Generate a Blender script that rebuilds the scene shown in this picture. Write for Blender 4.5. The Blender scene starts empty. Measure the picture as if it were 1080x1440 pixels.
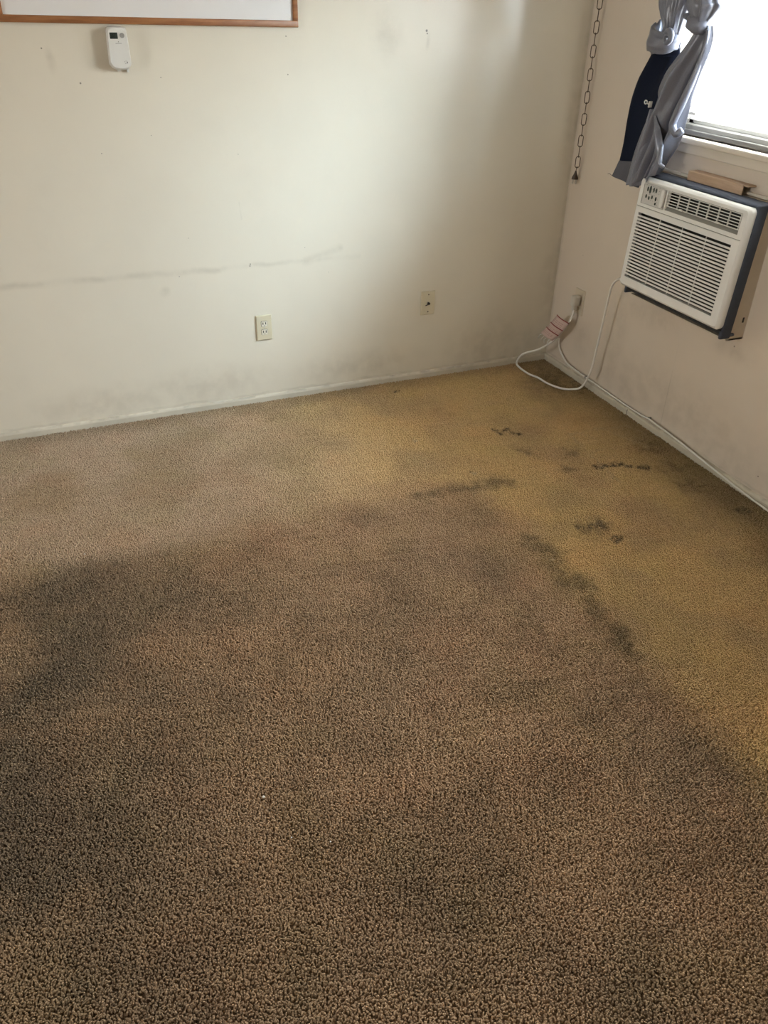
import bpy, bmesh, math, random
import numpy as np
from mathutils import Vector, Matrix

random.seed(7)
SC = bpy.context.scene
COL = SC.collection

# ------------------------------------------------------------------ camera
cam_d = bpy.data.cameras.new('camera')
cam = bpy.data.objects.new('camera', cam_d)
COL.objects.link(cam)
cam_d.sensor_fit = 'HORIZONTAL'
cam_d.sensor_width = 27.0
cam_d.lens = 1137.77 / 1080 * 27.0
cam_d.clip_start = 0.02
yaw, pit, rol = 0.408320, -0.577120, 0.025621
fw = Vector((math.sin(yaw) * math.cos(pit), math.cos(yaw) * math.cos(pit), math.sin(pit)))
rt = Vector((math.cos(yaw), -math.sin(yaw), 0))
up = rt.cross(fw)
r2 = rt * math.cos(rol) + up * math.sin(rol)
u2 = -rt * math.sin(rol) + up * math.cos(rol)
M = Matrix((r2, u2, -fw)).transposed().to_4x4()
M.translation = (-2.46494, -3.52078, 1.71022)
cam.matrix_world = M
SC.camera = cam

# ------------------------------------------------------------------ world, skylight beam, exposure
world = bpy.data.worlds.new('sky')
SC.world = world
world.use_nodes = True
bg = world.node_tree.nodes['Background']
bg.inputs['Color'].default_value = (0.97, 0.97, 0.94, 1)
bg.inputs['Strength'].default_value = 24.0

sky_beam_d = bpy.data.lights.new('sky_beam', 'SUN')
sky_beam_d.energy = 10.0
sky_beam_d.color = (0.28, 0.68, 1.0)  # wide blue lamp standing in for skylight through the window
sky_beam_d.angle = math.radians(52)
sky_beam = bpy.data.objects.new('sky_beam', sky_beam_d)
COL.objects.link(sky_beam)
sky_beam.location = (3, -2, 4)
sky_beam.rotation_euler = Vector((-1.0, 1.6, -0.85)).to_track_quat('-Z', 'Y').to_euler()

WY0, WY1, WZ0, WZ1 = -2.40, -0.62, 1.235, 2.14      # the window opening in the right-hand wall
LY0, LY1, LZ0, LZ1 = -3.00, -2.00, 1.20, 2.10        # opposite window, unseen, added to light the right-hand wall from the left
RX, RY, RZ = -6.4, -6.2, 2.44
for y0, y1, z0, z1, px, rz in ((WY0, WY1, WZ0, WZ1, .13, 90), (LY0, LY1, LZ0, LZ1, RX - .13, -90)):
    por_d = bpy.data.lights.new('window_portal', 'AREA')
    por_d.shape = 'RECTANGLE'
    por_d.size = y1 - y0
    por_d.size_y = z1 - z0
    por_d.cycles.is_portal = True
    por = bpy.data.objects.new('window_portal', por_d)
    COL.objects.link(por)
    por.location = (px, (y0 + y1) / 2, (z0 + z1) / 2)
    por.rotation_euler = (math.radians(90), 0, math.radians(rz))

vs = SC.view_settings
vs.view_transform = 'Standard'
vs.look = 'None'
vs.gamma = 1.0
vs.use_curve_mapping = False
vs.exposure = 0.58
SC.cycles.max_bounces = 7
SC.cycles.diffuse_bounces = 4
SC.cycles.adaptive_threshold = 0.02
SC.cycles.transparent_max_bounces = 12
SC.cycles.sample_clamp_indirect = 6.0


# ------------------------------------------------------------------ node helpers
class NT:
    def __init__(self, name):
        self.m = bpy.data.materials.new(name)
        self.m.use_nodes = True
        self.t = self.m.node_tree
        self.b = self.t.nodes['Principled BSDF']
        self._pos = None

    def n(self, kind, **kw):
        nd = self.t.nodes.new(kind)
        for k, v in kw.items():
            setattr(nd, k, v)
        return nd

    def link(self, a, b):
        self.t.links.new(a, b)

    def put(self, sock, v):
        if isinstance(v, bpy.types.NodeSocket):
            self.link(v, sock)
        else:
            sock.default_value = v

    @property
    def pos(self):
        if self._pos is None:
            self._pos = self.n('ShaderNodeNewGeometry').outputs['Position']
        return self._pos

    def math(self, op, a, b=0.0, c=None, clamp=False):
        nd = self.n('ShaderNodeMath', operation=op, use_clamp=clamp)
        self.put(nd.inputs[0], a)
        self.put(nd.inputs[1], b)
        if c is not None:
            self.put(nd.inputs[2], c)
        return nd.outputs[0]

    def vmath(self, op, a, b=None, c=None):
        nd = self.n('ShaderNodeVectorMath', operation=op)
        self.put(nd.inputs[0], a)
        if b is not None:
            self.put(nd.inputs[1], b)
        if c is not None:
            self.put(nd.inputs[2], c)
        return nd.outputs['Value'] if op in ('LENGTH', 'DISTANCE', 'DOT_PRODUCT') else nd.outputs['Vector']

    def noise(self, scale, detail=3.0, rough=0.55, vec=None, color=False):
        nd = self.n('ShaderNodeTexNoise')
        nd.inputs['Scale'].default_value = scale
        nd.inputs['Detail'].default_value = detail
        nd.inputs['Roughness'].default_value = rough
        self.link(vec if vec is not None else self.pos, nd.inputs['Vector'])
        return nd.outputs['Color'] if color else nd.outputs[0]

    def ramp(self, v, a, b, lo=0.0, hi=1.0, smooth=True):
        nd = self.n('ShaderNodeMapRange')
        nd.interpolation_type = 'SMOOTHSTEP' if smooth else 'LINEAR'
        self.put(nd.inputs['Value'], v)
        nd.inputs['From Min'].default_value = a
        nd.inputs['From Max'].default_value = b
        nd.inputs['To Min'].default_value = lo
        nd.inputs['To Max'].default_value = hi
        return nd.outputs['Result']

    def mix(self, f, a, b, blend='MIX'):
        nd = self.n('ShaderNodeMix', data_type='RGBA', blend_type=blend)
        self.put(nd.inputs[0], f)
        for s, v in ((nd.inputs[6], a), (nd.inputs[7], b)):
            if isinstance(v, tuple) and len(v) == 3:
                v = v + (1,)
            self.put(s, v)
        return nd.outputs[2]

    def split(self, v):
        nd = self.n('ShaderNodeSeparateXYZ')
        self.link(v, nd.inputs[0])
        return nd.outputs

    def blob(self, p, c, r, r1=None, scale=(1, 1, 1)):
        """1 inside radius r around c, fading to 0 at r1"""
        sc = Vector(scale)
        off = tuple(-c[i] * sc[i] for i in range(3))
        d = self.vmath('LENGTH', self.vmath('MULTIPLY_ADD', p, tuple(sc), off))
        return self.ramp(d, r, r1 if r1 else r * 1.6, 1.0, 0.0)

    def seg(self, p, a, b, w):
        """1 on the segment a-b, fading to 0 at distance w"""
        a, b = Vector(a), Vector(b)
        ab = b - a
        pa = self.vmath('SUBTRACT', p, tuple(a))
        t = self.math('DIVIDE', self.vmath('DOT_PRODUCT', pa, tuple(ab)), ab.length_squared, clamp=True)
        nd = self.n('ShaderNodeVectorMath', operation='SCALE')
        nd.inputs[0].default_value = tuple(ab)
        self.put(nd.inputs['Scale'], t)
        d = self.vmath('DISTANCE', pa, nd.outputs['Vector'])
        return self.ramp(d, 0.0, w, 1.0, 0.0)

    def union(self, lst):
        o = lst[0]
        for x in lst[1:]:
            o = self.math('MAXIMUM', o, x)
        return o

    def bump(self, h, strength, dist=0.001):
        nd = self.n('ShaderNodeBump')
        nd.inputs['Strength'].default_value = strength
        nd.inputs['Distance'].default_value = dist
        self.link(h, nd.inputs['Height'])
        self.link(nd.outputs[0], self.b.inputs['Normal'])


def plain(name, col, rough=0.5, var=0.08, scale=30.0, metal=0.0, spec=0.5, bump=0.0, bscale=200.0, sheen=0.0):
    k = NT(name)
    d = tuple(max(0, c * (1 - var)) for c in col)
    l = tuple(min(1, c * (1 + var)) for c in col)
    k.link(k.mix(k.noise(scale), d, l), k.b.inputs['Base Color'])
    k.b.inputs['Roughness'].default_value = rough
    k.b.inputs['Metallic'].default_value = metal
    k.b.inputs['Specular IOR Level'].default_value = spec
    k.b.inputs['Sheen Weight'].default_value = sheen
    if bump:
        k.bump(k.noise(bscale), bump)
    return k.m


# ------------------------------------------------------------------ materials
def mat_wall(name, col, dark, marks, smudges, lines, rough=0.22, yellow=None):
    k = NT(name)
    n1 = k.noise(1.3, 4)
    c = k.mix(k.ramp(n1, 0.35, 0.7), col, tuple(x * 0.955 for x in col))
    c = k.mix(k.ramp(k.noise(6.0, 5), 0.5, 0.8, 0, 0.35), c, tuple(x * 0.93 for x in col))
    dist = k.vmath('ADD', k.pos, k.vmath('SCALE', k.vmath('SUBTRACT', k.noise(9, 4, color=True), (.5, .5, .5))))
    dist.node.inputs[1].links[0].from_node.inputs['Scale'].default_value = 0.03
    if smudges:
        s = k.union([k.blob(dist, p, r * 0.1, r, sc) for p, r, sc in smudges])
        c = k.mix(k.math('MULTIPLY', s, k.ramp(k.noise(14, 5), 0.3, 0.7, 0.05, 0.24)), c, dark)
    if lines:
        s = k.union([k.seg(dist if soft else k.pos, a, b, w) for a, b, w, soft in lines])
        c = k.mix(k.math('MULTIPLY', s, k.ramp(k.noise(7, 4), 0.35, 0.65, 0.04, 0.26)), c, dark)
    if marks:
        s = k.union([k.blob(k.pos, p, r * .6) for p, r in marks])
        c = k.mix(k.math('MULTIPLY', s, 0.7), c, (0.09, 0.075, 0.06))
    k.link(c, k.b.inputs['Base Color'])
    k.b.inputs['Roughness'].default_value = rough
    k.b.inputs['Specular IOR Level'].default_value = 0.45
    h = k.math('ADD', k.noise(160, 3), k.math('MULTIPLY', k.noise(22, 3), 1.6))
    k.bump(h, 0.15, 0.0012)
    return k.m


PAINT = (0.74, 0.675, 0.555)
wall_marks = [((x, 0, z), r) for x, z, r in (
    (-2.314, 1.496, .0035), (-2.201, 1.384, .004), (-1.908, 1.399, .0025), (-2.165, 1.143, .0025), (-1.926, .644, .0025),
    (-1.613, .669, .004), (-1.615, .661, .004), (-1.41, 1.535, .003), (-1.408, 1.403, .003), (-1.870, .801, .002),
    (-1.632, 1.118, .002), (-.805, 1.556, .006), (-.802, 1.546, .004), (-1.97, 1.20, .002), (-1.36, .72, .002), (-1.25, .60, .002))]
wall_smudges = [((-1.994, 0, .586), .03, (1, 1, 1)), ((-2.288, 0, 1.458), .06, (2.5, 1, 1)), ((-.98, 0, 1.545), .10, (1, 1, .7)),
                ((-.795, 0, 1.52), .035, (2.5, 1, .7)), ((-1.85, 0, .13), .22, (.5, 1, 1.6)), ((-2.3, 0, .1), .25, (.5, 1, 1.8)),
                ((-.35, 0, .1), .28, (.7, 1, 1)), ((-.12, 0, .13), .12, (1, 1, 1)), ((-1.1, 0, .12), .2, (.4, 1, 1.8)),
                ((-.03, 0, .45), .10, (1, 1, .25)), ((-.025, 0, 1.2), .07, (1, 1, .15)), ((-.07, 0, .155), .035, (.6, 1, 2))]
wall_lines = [((-2.9, 0, .672), (-1.75, 0, .660), .022, True), ((-1.75, 0, .662), (-1.1, 0, .66), .018, True),
              ((-1.36, 0, .66), (-1.2, 0, .70), .03, True), ((-1.64, 0, .93), (-1.64, 0, .86), .006, True),
              ((-3.0, 0, .048), (0, 0, .048), .011, True), ((-.004, 0, 0), (-.004, 0, 2.4), .02, True)]  # last one darkens the room corner: chain shadow and dirt in the paint
M_WALL = mat_wall('cream_wall_paint', PAINT, (0.30, 0.255, 0.19), wall_marks, wall_smudges, wall_lines)
right_marks = [((0, -1.55, .109), .004), ((0, -.20, .62), .002), ((0, -1.262, .545), .004)]
right_smudges = [((0, -.666, .115), .16, (1, .6, 1.4)), ((0, -.575, .16), .16, (1, .6, 1)), ((0, -.30, .22), .10, (1, 1, .8)),
                 ((0, -.05, .12), .14, (1, 1, 1)), ((0, -1.255, .53), .10, (1, .5, 1.5)), ((0, -1.0, .18), .3, (1, .4, 1.5)),
                 ((0, -.75, .50), .12, (1, .4, 1.5)), ((0, -1.35, .1), .2, (1, .4, 1.5)), ((0, -.55, .35), .14, (1, 1.2, .4))]
right_lines = [((0, -.965, .45), (0, -.967, .06), .004, False), ((0, -2.4, .05), (0, 0, .05), .010, True), ((0, -.004, 0), (0, -.004, 2.4), .02, True)]  # last two: skirting gap and corner, their shadow and dirt in the paint
M_WALL_R = mat_wall('cream_panel_paint', (0.72, 0.63, 0.53), (0.27, 0.23, 0.18), right_marks, right_smudges, right_lines)
M_WALL_P = mat_wall('plain_wall_paint', PAINT, (0.3, 0.25, 0.2), None, None, None)
M_CEIL = plain('ceiling_paint', (0.78, 0.75, 0.69), 0.9, .03, 3)


def mat_base(name, col):
    k = NT(name)
    c = k.mix(k.ramp(k.noise(5, 5), .4, .7), col, tuple(x * .85 for x in col))
    z = k.split(k.pos)[2]
    edge_grime_shade = k.math('MULTIPLY', k.ramp(k.noise(16, 6), .45, .62), k.ramp(z, .03, .042))  # patchy dirt plus the gap shadow along the top edge, in the colour
    c = k.mix(k.math('MULTIPLY', edge_grime_shade, .38), c, (.2, .17, .12))
    k.link(c, k.b.inputs['Base Color'])
    k.b.inputs['Roughness'].default_value = .45
    k.bump(k.noise(60, 4), .3, .001)
    return k.m


M_BASE = mat_base('baseboard_paint', (0.62, 0.56, 0.45))
M_TRIM = plain('window_trim_paint', (0.70, 0.63, 0.53), .4, .05, 8)


def mat_carpet(name, stained):
    k = NT(name)
    p = k.pos
    wob = k.vmath('SCALE', k.vmath('SUBTRACT', k.noise(3.2, 2, color=True), (.5, .5, .5)))
    wob.node.inputs['Scale'].default_value = .15
    wob2 = k.vmath('SCALE', k.vmath('SUBTRACT', k.noise(24, 1.5, color=True), (.5, .5, .5)))
    wob2.node.inputs['Scale'].default_value = .05
    pf = k.vmath('MULTIPLY', k.vmath('ADD', k.vmath('ADD', p, wob), wob2), (1, 1, 0))
    ps = k.vmath('MULTIPLY', k.vmath('ADD', p, wob2), (1, 1, 0))
    X, Y, _ = k.split(pf)
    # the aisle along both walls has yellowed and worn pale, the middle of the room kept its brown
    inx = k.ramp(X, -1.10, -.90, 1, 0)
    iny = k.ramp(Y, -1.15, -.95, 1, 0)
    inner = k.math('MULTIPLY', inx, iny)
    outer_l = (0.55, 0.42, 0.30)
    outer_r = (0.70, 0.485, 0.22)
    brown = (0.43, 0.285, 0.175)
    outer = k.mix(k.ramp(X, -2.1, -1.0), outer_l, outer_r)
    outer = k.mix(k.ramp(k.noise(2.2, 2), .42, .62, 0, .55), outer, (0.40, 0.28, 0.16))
    brown = k.mix(k.ramp(k.math('ADD', X, k.math('MULTIPLY', k.noise(1.1, 1), .5)), -2.55, -1.65), (0.125, 0.095, 0.068), brown)  # darkened towards the left: fading window light put into the brown
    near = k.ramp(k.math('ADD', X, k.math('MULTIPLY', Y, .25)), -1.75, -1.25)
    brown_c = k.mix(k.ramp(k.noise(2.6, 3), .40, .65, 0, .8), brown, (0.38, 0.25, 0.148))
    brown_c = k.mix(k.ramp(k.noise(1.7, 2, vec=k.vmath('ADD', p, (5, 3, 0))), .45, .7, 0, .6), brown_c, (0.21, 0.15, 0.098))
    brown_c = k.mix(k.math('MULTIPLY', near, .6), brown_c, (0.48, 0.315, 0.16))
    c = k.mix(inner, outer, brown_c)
    # paler worn spots
    pale = k.union([k.blob(pf, (x, y, 0), .05, r) for x, y, r in ((-1.86, -1.42, .28), (-1.39, -1.42, .26), (-1.74, -1.97, .25))])
    c = k.mix(k.math('MULTIPLY', pale, .45), c, (.36, .255, .165))
    # darker along the skirting of the window wall and the back wall
    c = k.mix(k.math('MULTIPLY', k.ramp(X, -.34, -.02), k.ramp(Y, -2.0, -.1, .75, .5)), c, (.15, .105, .045))
    c = k.mix(k.ramp(Y, -.16, -.01, 0, .42), c, (.17, .12, .065))
    # mottled traffic wear: darker, redder and greener patches a hand wide
    mt = k.noise(6.0, 3, .6)
    c = k.mix(k.math('MULTIPLY', k.ramp(mt, .36, .52, .20, 0), k.ramp(inner, 0, 1, .25, 1)), c, (.05, .036, .022))
    c = k.mix(k.ramp(mt, .52, .68, 0, .16), c, (.55, .40, .25))
    ht = k.noise(3.6, 1, vec=k.vmath('ADD', p, (9, 2, 0)))
    c = k.mix(k.ramp(ht, .52, .66, 0, .5), c, (1.05, .97, .96), 'MULTIPLY')
    c = k.mix(k.ramp(ht, .34, .47, .4, 0), c, (.95, 1.0, .90), 'MULTIPLY')
    if stained:
        wob3 = k.vmath('SCALE', k.vmath('SUBTRACT', k.noise(11, 2, .65, color=True), (.5, .5, .5)))
        wob3.node.inputs['Scale'].default_value = .13
        pd = k.vmath('MULTIPLY', k.vmath('ADD', k.vmath('ADD', p, wob3), wob2), (1, 1, 0))
        # dark greasy soil: along the border of the worn aisle, and foot prints
        edge = [(-1.267, -1.069), (-1.189, -1.075), (-1.091, -1.07), (-.964, -1.072), (-.865, -1.085)]
        v = [(-.995, -1.47), (-.975, -1.544), (-.955, -1.60), (-1.01, -1.67), (-1.0, -1.756), (-.962, -1.79), (-.995, -1.869), (-1.006, -1.965), (-1.022, -2.066), (-1.027, -2.134)]
        segs = [k.seg(pd, a + (0,), b + (0,), .055) for lst in (edge, v) for i, (a, b) in enumerate(zip(lst, lst[1:]))]
        segs += [k.blob(pd, (-1.0, -1.76, 0), .02, .10), k.blob(pd, (-.97, -1.79, 0), .02, .06), k.blob(pd, (-1.00, -1.50, 0), .01, .08), k.blob(pd, (-.92, -1.078, 0), .01, .07)]
        soil = k.math('MULTIPLY', k.union(segs), k.ramp(k.noise(17, 5, .65), .33, .56, .4, 1))
        c = k.mix(k.math('MULTIPLY', soil, .70), c, (.075, .055, .023))
        # brown-black crusted spots
        sp = [(-.681, -.666, .016), (-.676, -.698, .012), (-.628, -.678, .014), (-.624, -.717, .016), (-.606, -.738, .014), (-.65, -.69, .01),
              (-.435, -1.114, .022), (-.40, -1.12, .018), (-.364, -1.127, .022), (-.331, -1.133, .016), (-.305, -1.162, .018), (-.246, -1.197, .022), (-.262, -1.185, .018),
              (-.777, -1.485, .016), (-.73, -1.488, .02), (-.686, -1.494, .02), (-.69, -1.519, .018), (-.685, -1.595, .02), (-.70, -1.60, .018),
              (-.965, -.965, .010), (-.954, -.123, .014), (-.94, -.118, .012), (-.096, -1.611, .02), (-.12, -1.605, .016)]
        spots = k.union([k.blob(ps, (x, y, 0), r * .4, r * 1.7) for x, y, r in sp])
        c = k.mix(k.math('MULTIPLY', spots, k.ramp(k.noise(75, 3), .38, .52, .25, .95)), c, (.028, .020, .010))
        soft = [(-.661, -.862, .05), (-.658, -.911, .04), (-.487, -.975, .055), (-.45, -.985, .04), (-.572, -1.076, .035), (-.73, -1.50, .09), (-.125, -1.243, .08),
                (-.153, -1.388, .09), (-1.235, -1.838, .06), (-1.24, -1.92, .04), (-.10, -1.05, .09), (-.05, -.3, .25)]
        s2 = k.union([k.blob(pd, (x, y, 0), r * .2, r * 1.4) for x, y, r in soft])
        c = k.mix(k.math('MULTIPLY', s2, k.ramp(k.noise(26, 4), .38, .6, .12, .62)), c, (.10, .068, .030))
        # faint pale lines pressed into the pile
        ln = [((-2.268, -.904), (-2.091, -.747)), ((-.372, -.818), (-.079, -.834)), ((-.079, -.834), (-.055, -.935)), ((-.385, -.83), (-.428, -1.205)),
              ((-.428, -1.205), (-.375, -1.461)), ((-.40, -1.0), (-.14, -1.0)), ((-.2, -.84), (-.12, -1.05)), ((-.33, -.84), (-.25, -.98))]
        tear = k.union([k.blob(ps, (-.955, -.985, 0), .008, .022, (1, 1.6, 1)), k.blob(ps, (-1.07, -.63, 0), .006, .022, (1, 1.4, 1)), k.blob(ps, (-.985, -1.615, 0), .004, .02, (1, 2, 1))])
        c = k.mix(k.math('MULTIPLY', tear, .6), c, (.62, .50, .32))
        l = k.union([k.seg(ps, a + (0,), b + (0,), .016) for a, b in ln])
        c = k.mix(k.math('MULTIPLY', l, k.ramp(k.noise(6, 3), .35, .6, .1, .5)), c, (.56, .42, .24))
    # yarn to yarn variation
    c = k.mix(k.ramp(k.noise(330, 0), .25, .75), k.mix(.28, c, (0, 0, 0)), k.mix(.20, c, (.9, .72, .50)))
    df = k.n('ShaderNodeBsdfDiffuse')
    df.inputs['Roughness'].default_value = .4
    k.link(c, df.inputs['Color'])
    k.t.nodes.remove(k.b)
    k.link(df.outputs[0], k.t.nodes['Material Output'].inputs['Surface'])
    return k.m


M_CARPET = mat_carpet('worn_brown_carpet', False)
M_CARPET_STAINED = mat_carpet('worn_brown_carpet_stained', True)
M_WHITE = plain('white_plastic', (0.74, 0.72, 0.67), .38, .03, 20)
M_ACWHITE = plain('aged_white_plastic', (0.80, 0.785, 0.75), .42, .05, 12)
M_ACGREY = plain('vent_grey_plastic', (0.30, 0.29, 0.26), .5, .08, 20)
M_BLACK = plain('black_plastic', (0.012, 0.012, 0.013), .5, .2, 20)
M_FOAM = plain('dark_blue_grey_foam', (0.055, 0.065, 0.09), .8, .25, 30, bump=.4, bscale=300)
M_SLEEVE = plain('taupe_metal_sleeve', (0.60, 0.52, 0.42), .45, .08, 10)
M_IVORY = plain('ivory_plastic', (0.64, 0.57, 0.41), .4, .04, 30)
M_IVORY_D = plain('painted_ivory_plastic', (0.62, 0.54, 0.42), .45, .05, 30)
M_SLOT = plain('slot_black', (0.02, 0.018, 0.015), .6, .1, 30)
M_STEEL = plain('steel', (0.55, 0.53, 0.50), .35, .1, 60, metal=1.0)
M_BRASS = plain('antique_brass', (0.085, 0.052, 0.030), .45, .25, 60, metal=.5)
M_BROWNP = plain('brown_plastic', (0.05, 0.028, 0.016), .45, .15, 30)
M_CORD = plain('white_cord', (0.82, 0.79, 0.73), .45, .05, 40)
M_SILVER = plain('lcd_grey', (0.035, 0.045, 0.038), .25, .1, 60)
M_LCDSEG = plain('lcd_segment', (0.012, 0.014, 0.012), .4, .1, 60)
M_GREYBTN = plain('grey_button', (0.30, 0.29, 0.27), .4, .15, 60)
M_INK = plain('grey_ink', (0.22, 0.20, 0.18), .6, .1, 60)
M_TAG = plain('pale_pink_label', (0.66, 0.50, 0.45), .5, .1, 200)
M_RED = plain('red_ink', (0.30, 0.06, 0.05), .5, .1, 60)
M_FROST = plain('grey_window_frame', (0.27, 0.265, 0.255), .4, .05, 20)


def mat_blind():
    k = NT('white_blind_slat')
    c = k.mix(k.noise(20), (.78, .78, .76), (.82, .82, .80))
    k.link(c, k.b.inputs['Base Color'])
    k.b.inputs['Roughness'].default_value = .4
    tl = k.n('ShaderNodeBsdfTranslucent')
    k.link(c, tl.inputs['Color'])
    mx = k.n('ShaderNodeMixShader')
    mx.inputs[0].default_value = .4
    k.link(k.b.outputs[0], mx.inputs[1]); k.link(tl.outputs[0], mx.inputs[2])
    k.link(mx.outputs[0], k.t.nodes['Material Output'].inputs['Surface'])
    return k.m


M_BLIND = mat_blind()


def mat_wood(name, a, b, axis_scale, rough):
    k = NT(name)
    v = k.vmath('MULTIPLY', k.pos, axis_scale)
    c = k.mix(k.ramp(k.noise(1.0, 6, .65, vec=v), .3, .7), a, b)
    k.link(c, k.b.inputs['Base Color'])
    k.b.inputs['Roughness'].default_value = rough
    k.bump(k.noise(1.0, 6, .65, vec=v), .15, .0006)
    return k.m


M_OAK = mat_wood('brown_oak', (0.36, 0.155, 0.058), (0.22, 0.085, 0.030), (9, 90, 90), .42)
M_PINE = mat_wood('pale_pine', (0.58, 0.41, 0.28), (0.47, 0.32, 0.21), (80, 8, 80), .55)
M_BOARD = plain('whiteboard_enamel', (0.80, 0.78, 0.76), .22, .015, 3)


def mat_satin(name, col, rough, trans):
    k = NT(name)
    wv = k.noise(420, 2)
    c = k.mix(k.ramp(wv, .3, .7), tuple(x * .88 for x in col), tuple(x * 1.1 for x in col))
    k.link(c, k.b.inputs['Base Color'])
    k.b.inputs['Roughness'].default_value = rough
    k.b.inputs['Specular IOR Level'].default_value = .75 if rough < .4 else .2
    k.b.inputs['Sheen Weight'].default_value = .12 if rough < .4 else 0
    k.b.inputs['Sheen Roughness'].default_value = .4
    k.bump(wv, .12, .0006)
    return k.m


M_SATIN = mat_satin('grey_satin', (0.160, 0.168, 0.212), .28, 0)
M_NAVY = mat_satin('navy_lining', (0.0090, 0.0130, 0.0275), .9, 0)
M_HEM = mat_satin('grey_hem', (0.115, 0.115, 0.135), .6, 0)


def mat_glass():
    k = NT('window_glass')
    t = k.t
    tr = k.n('ShaderNodeBsdfTransparent')
    gl = k.n('ShaderNodeBsdfGlossy')
    gl.inputs['Roughness'].default_value = .02
    lw = k.n('ShaderNodeLayerWeight')
    lw.inputs['Blend'].default_value = .12
    f = k.math('MULTIPLY', lw.outputs['Fresnel'], k.ramp(k.noise(3), .3, .7, .85, 1))
    mx = k.n('ShaderNodeMixShader')
    k.link(f, mx.inputs[0]); k.link(tr.outputs[0], mx.inputs[1]); k.link(gl.outputs[0], mx.inputs[2])
    t.nodes.remove(k.b)
    k.link(mx.outputs[0], t.nodes['Material Output'].inputs['Surface'])
    return k.m


M_GLASS = mat_glass()


# ------------------------------------------------------------------ mesh helpers (all coordinates are world metres)
ROOT = {}      # object name -> world location of its origin


def empty(name, loc, label=None, cat=None, group=None, kind=None):
    o = bpy.data.objects.new(name, None)
    COL.objects.link(o)
    o.location = loc
    o.empty_display_size = .05
    ROOT[o.name] = Vector(loc)
    tag(o, label, cat, group, kind)
    return o


def tag(o, label=None, cat=None, group=None, kind=None):
    if label: o['label'] = label
    if cat: o['category'] = cat
    if group: o['group'] = group
    if kind: o['kind'] = kind
    return o


class MB:
    def __init__(self):
        self.v = []
        self.f = []
        self.s = []

    def add(self, vs, fs, smooth=False):
        o = len(self.v)
        self.v += [Vector(x) for x in vs]
        self.f += [tuple(i + o for i in f) for f in fs]
        self.s += [smooth] * len(fs)
        return self

    def box(self, a, b, bev=0.0, seg=2):
        a, b = Vector(a), Vector(b)
        lo = Vector((min(a[i], b[i]) for i in range(3)))
        hi = Vector((max(a[i], b[i]) for i in range(3)))
        bm = bmesh.new()
        bmesh.ops.create_cube(bm, size=1)
        for v in bm.verts:
            v.co = Vector((lo[i] + (v.co[i] + .5) * (hi[i] - lo[i]) for i in range(3)))
        if bev:
            bmesh.ops.bevel(bm, geom=bm.edges[:], offset=min(bev, min(hi - lo) * .49), segments=seg, profile=.5, affect='EDGES')
        bm.verts.index_update()
        self.add([v.co.copy() for v in bm.verts], [[v.index for v in f.verts] for f in bm.faces], bool(bev) and seg > 1)
        bm.free()
        return self

    def tube(self, pts, r, n=8, cap=True, closed=False, smooth=True):
        pts = [Vector(p) for p in pts]
        m = len(pts)
        rr = r if isinstance(r, (list, tuple)) else [r] * m
        T = []
        for i in range(m):
            if closed:
                T.append((pts[(i + 1) % m] - pts[i - 1]).normalized())
            else:
                T.append((pts[min(i + 1, m - 1)] - pts[max(i - 1, 0)]).normalized())
        ref = Vector((0, 0, 1)) if abs(T[0].z) < .9 else Vector((1, 0, 0))
        N = (ref - T[0] * ref.dot(T[0])).normalized()
        vs = []
        for i in range(m):
            N = (N - T[i] * N.dot(T[i])).normalized()
            B = T[i].cross(N)
            for j in range(n):
                a = 2 * math.pi * j / n
                vs.append(pts[i] + (N * math.cos(a) + B * math.sin(a)) * rr[i])
        fs = []
        for i in range(m if closed else m - 1):
            for j in range(n):
                k = (i + 1) % m
                fs.append((i * n + j, i * n + (j + 1) % n, k * n + (j + 1) % n, k * n + j))
        if cap and not closed:
            fs.append(tuple(range(n))[::-1])
            fs.append(tuple((m - 1) * n + j for j in range(n)))
        return self.add(vs, fs, smooth)

    def cyl(self, a, b, r, n=20, r2=None):
        return self.tube([a, b], [r, r if r2 is None else r2], n, smooth=False)

    def grid(self, rows, smooth=True, closed=False):
        m, n = len(rows), len(rows[0])
        vs = [p for r in rows for p in r]
        fs = []
        for i in range(m - 1):
            for j in range(n if closed else n - 1):
                k = (j + 1) % n
                fs.append((i * n + j, i * n + k, (i + 1) * n + k, (i + 1) * n + j))
        return self.add(vs, fs, smooth)

    def prism(self, outline, fn0, fn1):
        """outline: 2-D loop; fn0 / fn1 map a point to the back / front 3-D position"""
        n = len(outline)
        vs = [fn0(p) for p in outline] + [fn1(p) for p in outline]
        fs = [tuple(range(n))[::-1], tuple(range(n, 2 * n))]
        fs += [(i, (i + 1) % n, n + (i + 1) % n, n + i) for i in range(n)]
        return self.add(vs, fs)

    def build(self, name, mat, parent=None, origin=None, mods=()):
        if parent is not None:
            L = ROOT[parent.name]
        elif origin is not None:
            L = Vector(origin)
        else:
            a = np.array([tuple(v) for v in self.v])
            L = Vector(((a[:, 0].min() + a[:, 0].max()) / 2, (a[:, 1].min() + a[:, 1].max()) / 2, a[:, 2].min()))
        me = bpy.data.meshes.new(name)
        me.from_pydata([tuple(v - L) for v in self.v], [], self.f)
        me.polygons.foreach_set('use_smooth', self.s)
        me.materials.append(mat)
        bm = bmesh.new()
        bm.from_mesh(me)
        bmesh.ops.recalc_face_normals(bm, faces=bm.faces[:])
        bm.to_mesh(me)
        bm.free()
        me.update()
        o = bpy.data.objects.new(name, me)
        COL.objects.link(o)
        if parent is not None:
            o.parent = parent
        else:
            o.location = L
        ROOT[o.name] = L
        for m in mods:
            md = o.modifiers.new(m[0].lower(), m[0])
            for kk, vv in m[1].items():
                setattr(md, kk, vv)
        return o


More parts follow.
